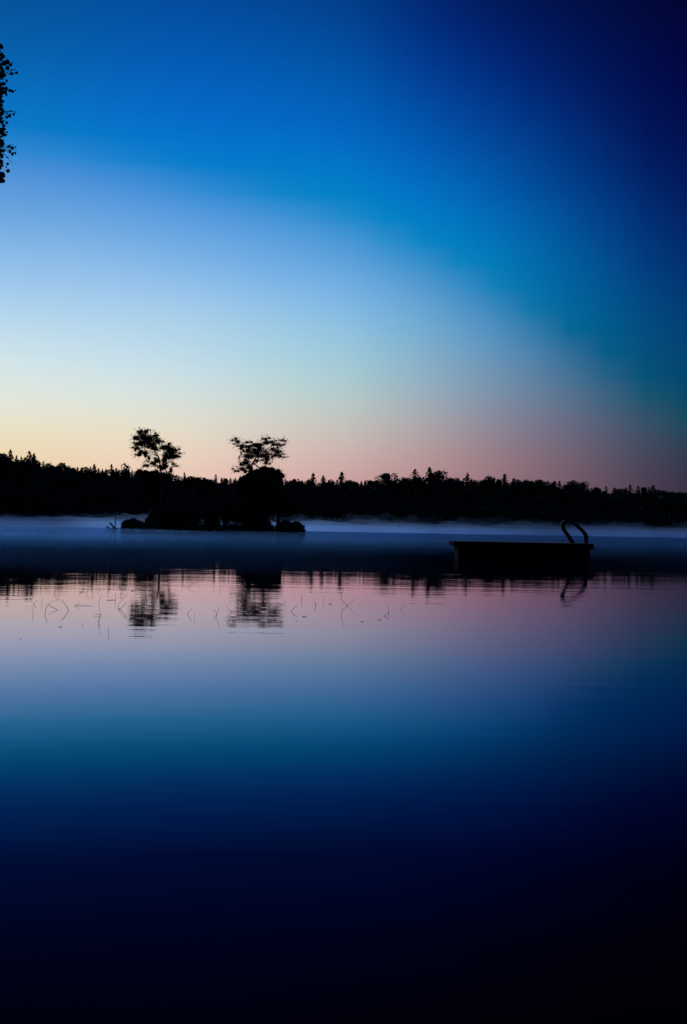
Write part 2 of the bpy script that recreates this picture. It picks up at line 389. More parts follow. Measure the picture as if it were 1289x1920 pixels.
# x, top y, width scale, kind, label : the trees that stand out of the line
PEAKS = [
 (20, 843, 1.0, 'c', 'dark spruce at the left end of the far skyline'),
 (55, 845, 1.25, 'c', 'broadest tall pointed spruce on the left rise of the skyline'),
 (65, 850, 1.0, 'c', 'shorter spruce touching the broad pointed one on the left rise'),
 (82, 864, .7, 'c', 'small narrow spruce just down the slope from the left rise'),
 (116, 867, 1.1, 'b', 'rounded low tree on the skyline between the left rise and first gap'),
 (178, 870, .9, 'c', 'pointed conifer on the skyline halfway from left edge to the lone maple'),
 (210, 870, .9, 'c', 'slim conifer rising left of the forked island tree'),
 (234, 868, 1.0, 'b', 'feathery topped tree on the skyline just left of the forked island tree'),
 (346, 885, .8, 'c', 'small spruce tip just right of the forked island tree'),
 (405, 889, .7, 'c', 'little spruce tip midway between the two tall island trees'),
 (588, 887, .95, 'c', 'lone small pointed spruce right of the island'),
 (607, 891, .8, 'c', 'small spruce tip between two sharper ones right of the island'),
 (641, 885, 1.25, 'c', 'sharp triangular spruce standing alone near mid skyline'),
 (725, 887, 1.5, 'b', 'rounded lump of a tree on the skyline right of the triangular spruce'),
 (779, 879, 1.3, 'c', 'ragged pine with a short spike, first of the high pair above the raft'),
 (807, 876, 1.3, 'c', 'tallest ragged pine above the left end of the raft'),
 (823, 883, 1.35, 'b', 'sloping round crown leaning against the tallest ragged pine'),
 (878, 886, 1.1, 'c', 'single pointed tree on the skyline above the middle of the raft'),
 (922, 892, 1.2, 'b', 'flat topped crown above the raft, left of a spiked one'),
 (946, 888, 1.0, 'c', 'spiked tree above the raft just right of a flat topped crown'),
 (963, 896, .8, 'c', 'small stub of a conifer beside the spiked tree above the raft'),
 (1013, 899, 1.2, 'b', 'broad crown on the skyline left of the raft ladder'),
 (1049, 901, .8, 'c', 'small pointed conifer straight above the raft ladder'),
 (1070, 902, 1.2, 'b', 'wide crown on the skyline just right of the raft ladder'),
 (1090, 903, 1.1, 'b', 'round crown where the skyline starts to drop beyond the raft'),
 (1137, 911, .7, 'c', 'small tip in the dip of the skyline right of the raft'),
 (1182, 908, 1.0, 'c', 'pointed conifer, first of the three on the right of the skyline'),
 (1197, 911, .9, 'c', 'middle of the three pointed conifers on the right of the skyline'),
 (1225, 909, 1.05, 'c', 'tallest pointed conifer near the right end of the skyline'),
]
rnd = random.Random(11)
def place_sky(x, y, ws, kind, label, group, name):
    Y = rnd.uniform(268, 276); top = P(x, y, Y); b = ground(top.x, Y) - .1
    hs = (top.z - b) / 6.0
    tree_from(kind, rnd.randrange(len(protoc if kind == 'c' else protob)), name, (top.x, Y, b), hs, ws * rnd.uniform(.92, 1.08), rnd.uniform(0, 6.28), label, 'tree', group)
for x, y, ws, k, lab in PEAKS: place_sky(x, y, ws * (1.45 if k == 'c' else 1.1), k, lab, GR, 'spruce_tree' if k == 'c' else 'broadleaf_tree')
x = -8.0
while x < 1300:
    near = min(abs(x - p[0]) for p in PEAKS)
    if near > 6:
        if x < 250: lab = 'small dark tree in the even skyline row left of the forked island tree'
        elif x < 560: lab = 'small dark tree in the skyline row seen behind the island'
        elif x < 850: lab = 'small dark tree in the skyline row between the island and the raft'
        elif x < 1110: lab = 'small dark tree in the skyline row directly above the raft'
        else: lab = 'small dark tree in the skyline row right of the raft'
        k = 'c' if rnd.random() < .35 else 'b'
        place_sky(x, tr(x) - rnd.uniform(-3.2, 1.0) - (1.5 if k == 'c' and rnd.random() < .3 else 0), rnd.uniform(.85, 1.15) if k == 'c' else rnd.uniform(.75, 1.0), k, lab, lab.replace('small dark tree', 'small dark trees'), 'spruce_tree' if k == 'c' else 'broadleaf_tree')
    x += rnd.uniform(6, 10.5)

# ------------------------------------------------------------------ island
IY = 190.0; pm = PXM(IY)
def ipt(x, y, dy=0): return P(x, y, IY + dy)
il = MB(); nu, nv = 60, 14
a0 = ipt(266, 990).x; a1 = ipt(575, 996).x; cx = (a0 + a1) / 2; hx = (a1 - a0) / 2
def island_z(u, v):
    r = math.hypot(u, v); return -.5 + 1.15 * ss((1.06 - r) * 2.2) + .08 * noise.noise(Vector((u * 9, v * 5, 1)))
vs = [(cx + hx * 1.08 * (-1 + 2 * i / nu), IY + 6 + 7.0 * (-1 + 2 * j / nv), island_z(1.08 * (-1 + 2 * i / nu), 1.08 * (-1 + 2 * j / nv))) for j in range(nv + 1) for i in range(nu + 1)]
il.add(vs, [(j * (nu + 1) + i, j * (nu + 1) + i + 1, (j + 1) * (nu + 1) + i + 1, (j + 1) * (nu + 1) + i) for j in range(nv) for i in range(nu)], True)
tag(il.build('island', M['soil']), kind='structure')

def clump_tree(name, label, base_px, skel, clumps, Y, leafm, dens=1.0, leafsz=(.22, .46), seed=1, group=None, spray=True):
    """skel: list of (polyline pixels, r0, r1); clumps: (cx, cy, rx, ry[, d])"""
    rnd = random.Random(seed); pm = PXM(Y)
    b = P(*base_px, Y); e = empty(name, b)
    tk = MB(); nodes = []
    for k, (pl, ra, rb) in enumerate(skel):
        dys = [0.0] + [rnd.uniform(-.5, .5) * (k > 0) for _ in pl[1:]]
        pts = curve([P(x, y, Y + d) for (x, y), d in zip(pl, dys)], 5)
        r = taper(len(pts), ra, rb)
        tk.tube(pts, r, 8); nodes += [(p, q) for p, q in zip(pts, r)]
    lf = MB(); br = MB()
    for cl in clumps:
        x, y, rx, ry = cl[:4]; d = cl[4] if len(cl) > 4 else 1.0
        k_ = 1.14 if max(rx, ry) > 2.2 else 1.0; rx *= k_; ry *= k_
        R = .5 * (rx + ry) * pm; dy = rnd.uniform(-.6, .6) * R * 1.2
        c = P(x, y, Y + dy); ax = rx * pm; azz = ry * pm
        tgt, tr_ = min(nodes, key=lambda q: (q[0] - c).length + (0.8 if q[0].z > c.z else 0))
        mid = (tgt + c) / 2 + Vector((0, 0, .12 * (c - tgt).length)) + Vector((rnd.uniform(-.1, .1), rnd.uniform(-.2, .2), 0))
        rr = min(tr_ * .7, .03 + .012 * (c - tgt).length)
        pts = curve([tgt, mid, c], 4); br.tube(pts, taper(len(pts), rr, .012), 5)
        ends = []
        for q in range(max(2, int(5 * R))):         # twigs fanning inside the clump
            v = Vector((rnd.gauss(0, 1), rnd.gauss(0, 1), rnd.gauss(0, 1))).normalized()
            en = c + Vector((v.x * ax, v.y * R, v.z * azz)) * rnd.uniform(.5, 1.0)
            br.tube([c, (c + en) / 2 + Vector((0, 0, .05)), en], [.02, .014, .006], 4, False); ends.append(en)
        for q in range(int(4 + 9 * R) if spray else 0):        # leafy shoots breaking the outline
            a = rnd.uniform(0, 6.283); v = Vector((math.cos(a), rnd.uniform(-.5, .5), math.sin(a) * .8 + .15)).normalized()
            s0 = c + Vector((v.x * ax, v.y * R, v.z * azz)) * .75; ln = rnd.uniform(.35, .95)
            e0 = s0 + v * ln; br.tube([s0, e0], [.016, .005], 4, False)
            for u in range(int(9 * ln) + 3):
                f = rnd.random(); w_ = .16 * (1.1 - f)
                z_ = rnd.uniform(.10, .24); lf.leaf(s0.lerp(e0, f) + Vector((rnd.gauss(0, w_), rnd.gauss(0, w_), rnd.gauss(0, w_))), z_, z_ * .5, rnd, .2)
        n = int(dens * d * (430 * (ax * azz * 4) ** .85 + 14))
        for q in range(n):
            v = Vector((rnd.gauss(0, 1), rnd.gauss(0, 1), rnd.gauss(0, 1))).normalized() * rnd.random() ** .5
            p = c + Vector((v.x * ax, v.y * R, v.z * azz))
            if rnd.random() < .4: p = p.lerp(rnd.choice(ends), rnd.uniform(.3, .9)) + Vector((rnd.gauss(0, .07), rnd.gauss(0, .07), rnd.gauss(0, .07)))
            s = rnd.uniform(*leafsz); lf.leaf(p, s, s * .5, rnd, .25)
    tk.add(br.v, br.f, True); tk.build('trunk', M['bark'], e, origin=b)
    lf.build('crown', leafm, e, origin=b)
    tag(e, label, 'tree', group); return e

def C4(x, y, r, ry=None, d=1.0): return (230 + x / 9.915, 790 + y / 9.915, r / 9.915, (ry or r) / 9.915, d)
def C5(x, y, r, ry=None, d=1.0): return (420 + x / 9.207, 800 + y / 9.207, r / 9.207, (ry or r) / 9.207, d)
def q4(*l): return [(230 + a / 9.915, 790 + b / 9.915) for a, b in l]
def q5(*l): return [(420 + a / 9.207, 800 + b / 9.207) for a, b in l]
left_cl = [C4(330, 205, 55, 40), C4(285, 190, 25, 14), C4(440, 195, 45, 45), C4(485, 160, 38, 12), C4(360, 170, 14, 22), C4(385, 300, 95, 85), C4(262, 315, 60, 45), C4(222, 295, 25, 15), C4(500, 320, 85, 80), C4(620, 280, 48, 50, .8), C4(605, 220, 26, 22, .45),
           C4(660, 262, 22, 12, .6), C4(650, 360, 75, 52), C4(395, 400, 95, 75), C4(270, 430, 60, 38), C4(212, 402, 28, 12), C4(285, 500, 55, 30), C4(195, 494, 38, 8), C4(235, 530, 18, 30), C4(340, 570, 55, 45), C4(310, 620, 42, 32), C4(255, 620, 24, 14), C4(432, 590, 45, 55), C4(425, 645, 20, 28),
           C4(545, 430, 95, 80), C4(600, 500, 60, 45), C4(640, 530, 26, 22), C4(470, 480, 40, 30, .5), C4(690, 420, 28, 22, .3), C4(760, 375, 16, 30, .35),
           C4(870, 520, 115, 75), C4(790, 480, 85, 42), C4(735, 500, 40, 22, .6), C4(865, 425, 32, 30), C4(930, 560, 85, 70), C4(890, 650, 105, 60), C4(990, 650, 65, 38), C4(1060, 655, 30, 15), C4(790, 640, 55, 65), C4(775, 740, 52, 62), C4(790, 830, 62, 60), C4(1060, 522, 24, 9), C4(1010, 540, 25, 14, .6),
           C4(1070, 600, 42, 9), C4(850, 690, 22, 22, .6), C4(640, 735, 62, 40), C4(565, 775, 62, 35), C4(450, 820, 60, 28), C4(400, 825, 22, 20), C4(600, 690, 18, 24), C4(492, 680, 26, 40, .7), C4(470, 740, 30, 16, .5), C4(620, 830, 60, 14, .4), C4(945, 790, 40, 28, .5), C4(990, 835, 45, 16, .6), C4(905, 905, 28, 60, 1), C4(700, 860, 50, 30, .9), C4(760, 880, 40, 24)]
clump_tree('forked_maple_tree', 'tall thin forked tree with two leafy heads on the left of the island', (303, 985),
    [([(303, 985), (302.5, 940), (302.5, 890)] + q4((710, 880), (698, 800), (680, 690), (640, 605), (590, 540), (500, 420), (420, 300)), .22, .05),
     (q4((712, 890), (800, 800), (860, 740), (890, 640), (885, 520)), .11, .04),
     (q4((850, 760), (940, 730), (1000, 680)), .05, .02), (q4((885, 540), (800, 420), (750, 350), (700, 305)), .05, .02),
     (q4((640, 605), (690, 480), (650, 360)), .06, .02)],
    left_cl, IY, M['leaves'], 1.0, (.13, .32), 21, 'tall trees on the island')
right_cl = [C5(150, 235, 32, 10), C5(212, 205, 20, 22), C5(240, 258, 45, 30), C5(185, 303, 26, 8), C5(230, 335, 30, 10), C5(320, 335, 58, 34), C5(400, 272, 40, 20), C5(475, 262, 28, 16, .8), C5(300, 375, 36, 20), C5(430, 345, 65, 30), C5(350, 420, 30, 26, .5), C5(300, 460, 12, 35, .6), C5(270, 530, 8, 40, .5),
            C5(430, 420, 65, 55, .85), C5(395, 520, 60, 60, .85), C5(480, 500, 55, 60, .85), C5(390, 610, 62, 60, .95), C5(430, 690, 50, 55, .9), C5(330, 640, 40, 40, .5), C5(290, 650, 22, 32), C5(320, 725, 55, 35), C5(370, 770, 40, 30), C5(560, 320, 75, 38), C5(620, 390, 80, 60), C5(540, 430, 70, 55), C5(640, 310, 60, 30), C5(580, 500, 60, 45), C5(560, 590, 35, 26, .6),
            C5(730, 275, 58, 38), C5(722, 215, 34, 24), C5(668, 210, 20, 20), C5(790, 198, 26, 14), C5(820, 265, 55, 30), C5(870, 310, 45, 24), C5(940, 310, 42, 22, .8), C5(895, 245, 30, 12, .6), C5(1000, 235, 50, 16, .7), C5(1055, 248, 35, 10, .8), C5(1040, 312, 26, 10), C5(990, 330, 30, 12), C5(930, 365, 35, 14, .6),
            C5(850, 400, 55, 36), C5(930, 430, 62, 42), C5(900, 490, 55, 32), C5(960, 510, 40, 34), C5(1020, 470, 28, 10), C5(1040, 527, 38, 8), C5(740, 440, 60, 50, .5), C5(700, 500, 55, 35), C5(740, 560, 62, 65, .95), C5(730, 625, 35, 22), C5(830, 520, 26, 32, .6), C5(845, 555, 12, 20, .6), C5(800, 640, 14, 22, .7), C5(650, 500, 40, 40), C5(650, 575, 22, 20, .3), C5(790, 480, 40, 20, .7),
            C5(155, 728, 24, 10), C5(200, 765, 24, 18, .8), C5(250, 770, 26, 18), C5(470, 750, 40, 40)]
clump_tree('crooked_maple_tree', 'tall crooked tree with a wide ragged flat top beside the round tree on the island', (472, 985),
    [([(472, 985), (470, 930), (471, 892)] + q5((470, 780), (490, 650), (520, 600), (560, 520), (600, 440), (640, 340)), .26, .06),
     (q5((640, 730), (600, 700), (540, 655), (492, 640)), .12, .10), ([(492, 985), (491, 930), (490, 885)] + q5((640, 730),), .2, .12),
     (q5((520, 640), (590, 600), (605, 540), (700, 420), (830, 330), (980, 270)), .13, .03), (q5((600, 470), (480, 380), (350, 340), (220, 270), (150, 235)), .1, .02), (q5((480, 380), (330, 400), (290, 470), (255, 580)), .05, .015),
     (q5((640, 340), (730, 260), (722, 215)), .05, .02), (q5((830, 330), (940, 420), (1040, 520)), .05, .015)],
    right_cl, IY + 1, M['leaves'], 1.0, (.12, .30), 22, 'tall trees on the island')
round_cl = []
rr = random.Random(9)
for (x, y, rx, ry) in [(497, 892, 20, 15), (478, 897, 16, 14), (514, 897, 14, 14), (462, 908, 15, 16), (500, 912, 26, 20), (521, 905, 9, 13), (455, 928, 16, 18), (480, 930, 24, 22), (510, 930, 20, 22), (525, 925, 9, 16), (460, 952, 18, 18), (485, 955, 22, 18), (508, 950, 18, 14),
                       (530, 938, 12, 11), (541, 946, 11, 9), (549, 955, 7, 6), (527, 955, 11, 8), (531, 893, 2.5, 2.5), (527, 889, 4, 3), (522, 884, 4, 4), (496, 880, 9, 5), (508, 882, 8, 5), (484, 885, 8, 5), (446, 940, 8, 14), (470, 975, 20, 12)]:
    round_cl.append((x, y, rx, ry, 1.6))
clump_tree('round_oak_tree', 'dense round black crown with a short bare trunk at the right of the island', (521, 988),
    [([(521, 988), (521, 965), (519, 945), (508, 925), (498, 900)], .32, .1), ([(520, 950), (535, 945), (548, 952)], .1, .03), ([(515, 938), (490, 925), (465, 925), (452, 935)], .16, .05)],
    round_cl, IY + 2, M['leaves'], .8, (.25, .5), 23, None)
slim_cl = [(272, 886, 5, 4, .9), (262, 884, 6, 4, .8), (283, 887, 7, 4, .9), (292, 884, 6, 4, .7), (270, 897, 10, 8, 1.2), (288, 899, 10, 8, 1.2), (272, 915, 11, 12, 1.3), (288, 918, 10, 12, 1.3), (275, 938, 12, 13, 1.4), (290, 942, 12, 13, 1.4), (284, 960, 10, 12, 1.4)]
clump_tree('bushy_island_tree', 'low bushy tree under the forked tree at the left of the island', (284, 985),
    [([(284, 985), (282, 950), (278, 920), (274, 892)], .14, .04)], [(a + 14 if b > 930 else a + 6 if b > 905 else a, b, c, d, e) for a, b, c, d, e in slim_cl], IY + 3, M['leaves'], .9, (.25, .45), 24, None)

def shrub(x, topy, hw, basey, label, dy, dens=1.0, name='shrub', group='bushes on the island'):
    Y = IY + dy; pm = PXM(Y); rnd = random.Random(int(x * 7 + topy)); top = P(x, topy, Y); b = P(x, basey, Y); b.z = max(b.z, .0) if b.z < .5 else b.z
    b.z = .02; h = top.z - b.z; hwm = hw * pm; e = empty(name, b); lf = MB(); st = MB()
    lob = [(Vector((rnd.uniform(-.6, .6) * hwm, rnd.uniform(-.5, .5) * hwm, h * rnd.uniform(.35, .7))), rnd.uniform(.35, .5)) for _ in range(7)] + [(Vector((0, 0, h * .66)), .42)]
    for c, k in lob: c.z *= math.sqrt(max(.12, 1 - (c.x / hwm) ** 2))
    for c, k in lob:
        st.tube(curve([(c.x * .15, c.y * .15, 0), (c.x * .6, c.y * .6, c.z * .6), c], 3), taper(7, .04, .012), 5)
        rx = min(k * hwm * 1.1, hwm - abs(c.x) * .6); rz = min(k * h * 1.1, h * math.sqrt(max(.1, 1 - (c.x / hwm) ** 2)) * 1.05 - c.z)
        for q in range(int(dens * (60 * (rx * rz * 4) ** .8 + 30))):
            v = Vector((rnd.gauss(0, 1), rnd.gauss(0, 1), rnd.gauss(0, 1))).normalized() * rnd.random() ** .35
            s = rnd.uniform(.2, .42); lf.leaf(c + Vector((v.x * rx, v.y * rx, v.z * rz)), s, s * .55, rnd)
    for q in range(int(240 * dens * hwm)):           # skirt to the water
        s = rnd.uniform(.25, .45); u = rnd.uniform(-1, 1); lf.leaf((u * hwm, rnd.uniform(-.5, .3) * hwm, min(.9, abs(rnd.gauss(0, .4))) * h * math.sqrt(1.02 - u * u)), s, s * .5, rnd)
    st.build('stem', M['bark'], e); lf.build('foliage', M['shrub'], e)
    tag(e, label, 'bush', group)
for a in [
 (250, 972, 22, 992, 'low rounded bush lying off the left tip of the island beside the dead snag', 1, 1.6),
 (236, 981, 9, 992, 'tiny tuft at the outer foot of the low bush nearest the dead snag', 0, 1.4),
 (286, 962, 15, 992, 'bush at the left end of the island, first after the gap of mist', 1, 1.5),
 (304, 948, 18, 993, 'bush at the foot of the forked tree trunk', -1, 1.3),
 (328, 943, 20, 993, 'bush just right of the forked tree trunk', 0, 1.3),
 (352, 939, 22, 994, 'broad bush between the two tall trees, nearer the forked one', -1, 1.2),
 (378, 941, 21, 994, 'bush in the middle of the island between the two tall trees', 1, 1.2),
 (402, 938, 22, 994, 'bush between the tall trees, nearer the crooked one', -1, 1.2),
 (427, 933, 20, 995, 'tall bush touching the left side of the crooked tree', 0, 1.3),
 (452, 940, 22, 995, 'bush at the foot of the crooked tree trunk', -2, 1.3),
 (480, 958, 20, 996, 'low bush under the middle of the round tree', -2, 1.3),
 (500, 972, 14, 996, 'low bush left of the bare trunk of the round tree', -2, 1.4),
 (536, 976, 20, 997, 'low bush right of the bare trunk of the round tree', -1, 1.5),
 (556, 977, 17, 997, 'flat bush near the right tip of the island', 0, 1.5),
]: shrub(*a)
# ground cover
gc = MB(); rnd = random.Random(77)
for k in range(5200):
    u = rnd.uniform(-1.02, 1.02); v = rnd.uniform(-1.0, .5)
    if math.hypot(u, v) > 1.04: continue
    z = island_z(u, v)
    if z < -.25: continue
    s = rnd.uniform(.25, .6) * (1.2 if u > .72 else 1); gc.leaf((cx + hx * u, IY + 6 + 7 * v, max(z, 0) + rnd.uniform(.05, .5 + (1.3 * math.sqrt(max(0, 1 - ((u - .86) / .16) ** 2)) if u > .7 else 0))), s, s * .3, rnd, -.8)
tag(gc.build('ground_cover', M['shrub']), 'rough grass and low growth carpeting the island down to the water', 'undergrowth', kind='stuff')

# dead snag
e = empty('dead_snag', P(215.5, 992, IY - 1)); b0 = e.location.copy(); sY = IY - 1
def sn(*l): return [P(180 + a / 10.74, 940 + b / 10.74, sY) - b0 for a, b in l]
s = MB(); s.tube(sn((375, 580), (380, 555), (390, 470), (395, 380), (398, 270)), [.26, .16, .10, .08, .03], 7); s.build('upright_stick', M['deadwood'], e)
s = MB(); s.tube(sn((375, 570), (345, 500), (310, 455), (275, 440)), [.17, .14, .14, .17], 7); s.build('branch', M['deadwood'], e)
s = MB(); s.tube(sn((290, 580), (290, 548), (250, 525), (205, 505)), [.1, .12, .12, .1], 7); s.build('branch', M['deadwood'], e)
s = MB(); s.tube(sn((300, 562), (345, 565), (400, 548), (445, 545)), [.06, .12, .16, .08], 7); s.build('root', M['deadwood'], e)
tag(e, 'dead branching snag with one upright stick in the water left of the island', 'dead branch')

# ------------------------------------------------------------------ swimming raft
wl = W(860, 1053); wr = W(1105, 1053.5)
RY = W(980, 1052.5).y; pr = PXM(RY)
LX = P(852, 1014, RY).x; RX = P(1111, 1020, RY).x; Wd = RX - LX
raft = empty('swim_raft', ((LX + RX) / 2, RY, 0), math.radians(-2.0))
hw = Wd / 2; TOP = P(980, 1017, RY).z; DEP = 2.6
ovL, ovR = 9 * pr, 6 * pr
b = MB(); nb = 20
for i in range(nb):
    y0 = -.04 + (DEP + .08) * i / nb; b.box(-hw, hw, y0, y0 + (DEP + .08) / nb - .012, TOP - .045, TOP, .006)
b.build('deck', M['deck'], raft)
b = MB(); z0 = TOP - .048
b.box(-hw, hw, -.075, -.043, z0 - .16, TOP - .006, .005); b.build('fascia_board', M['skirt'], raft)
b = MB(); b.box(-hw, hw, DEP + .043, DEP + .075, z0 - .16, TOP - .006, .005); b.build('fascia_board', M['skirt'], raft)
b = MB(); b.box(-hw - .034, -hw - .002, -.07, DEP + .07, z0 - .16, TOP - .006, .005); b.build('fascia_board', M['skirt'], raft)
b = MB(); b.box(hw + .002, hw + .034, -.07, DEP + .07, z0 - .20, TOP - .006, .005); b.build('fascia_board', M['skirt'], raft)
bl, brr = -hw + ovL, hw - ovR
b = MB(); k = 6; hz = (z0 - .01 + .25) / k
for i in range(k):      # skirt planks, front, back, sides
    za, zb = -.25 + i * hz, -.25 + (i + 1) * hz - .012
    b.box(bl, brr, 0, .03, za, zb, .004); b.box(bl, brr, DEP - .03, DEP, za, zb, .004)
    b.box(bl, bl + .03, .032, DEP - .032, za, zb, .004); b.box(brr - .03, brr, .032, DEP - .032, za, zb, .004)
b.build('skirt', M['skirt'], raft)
for sx_ in (bl - .015, bl + (brr - bl) * .5 - .05, brr - .085):
    b = MB(); b.box(sx_, sx_ + .1, -.034, -.002, -.2, z0 - .18, .005); b.build('post', M['skirt'], raft)
for yy in (.45, DEP - .45):
    b = MB(); n = 16
    for q in range(4):
        xa = bl + .25 + q * (brr - bl - .5) / 4; xb = xa + (brr - bl - .5) / 4 - .1
        b.tube([(xa, yy, .02), (xa + .04, yy, .02), (xb - .04, yy, .02), (xb, yy, .02)], [.2, .28, .28, .2], n)
    b.build('float', M['barrel'], raft)
tag(raft, 'flat dark wooden swimming raft with boarded sides moored on the lake', 'raft')
# ladder hoops on its right end
def lp(x, y, dy): return P(x, y, RY + 1.1 + dy)
lb = P(1085, 1018, RY + 1.1); lad = empty('raft_ladder', (lb.x, lb.y, TOP)); lo = lad.location.copy()
prof = [(1076, 1022), (1073, 1016), (1067, 1006), (1060.5, 997), (1056.2, 989), (1056.6, 982), (1061, 977.3), (1068, 976.6), (1075.5, 979.6), (1083, 986), (1091, 993.5), (1096.8, 1000.2), (1098.8, 1007), (1099.2, 1015), (1099.2, 1022)]
for off, dy in ((-1.9, 0.0), (1.9, .5)):
    r = MB(); pts = curve([lp(x + off, y + (0 if off < 0 else .6), dy) - lo for x, y in prof], 5)
    for q in pts: q.z = max(q.z, .0)
    r.tube(pts, .054, 10); r.build('rail', M['steel'], lad)
for x, y in ((1057.5, 981), (1090, 993.5)):
    r = MB(); p, q = lp(x - 1.6, y, 0) - lo, lp(x + 1.9, y + .6, .5) - lo; r.tube([p, q], .02, 8); r.build('rung', M['steel'], lad)
for x in (1076.5, 1099.5):
    for off, dy in ((-1.9, 0.0), (1.9, .5)):
        r = MB(); p = lp(x + off, 1020, dy) - lo; p.z = 0; r.tube([(p.x, p.y, .001), (p.x, p.y, .02)], .075, 12); r.build('foot_plate', M['steel'], lad)
tag(lad, 'bent double rail metal ladder looping above the right end of the raft', 'ladder')

# ------------------------------------------------------------------ water plants
G1 = 'bent stems of water plants'
def c7(x, y): return (x / 4.958, 1020 + y / 4.958)
def c6(x, y): return (200 + x / 3.2225, 1020 + y / 3.2225)
def c5(x, y): return (520 + x / 3.79, 1020 + y / 3.79)
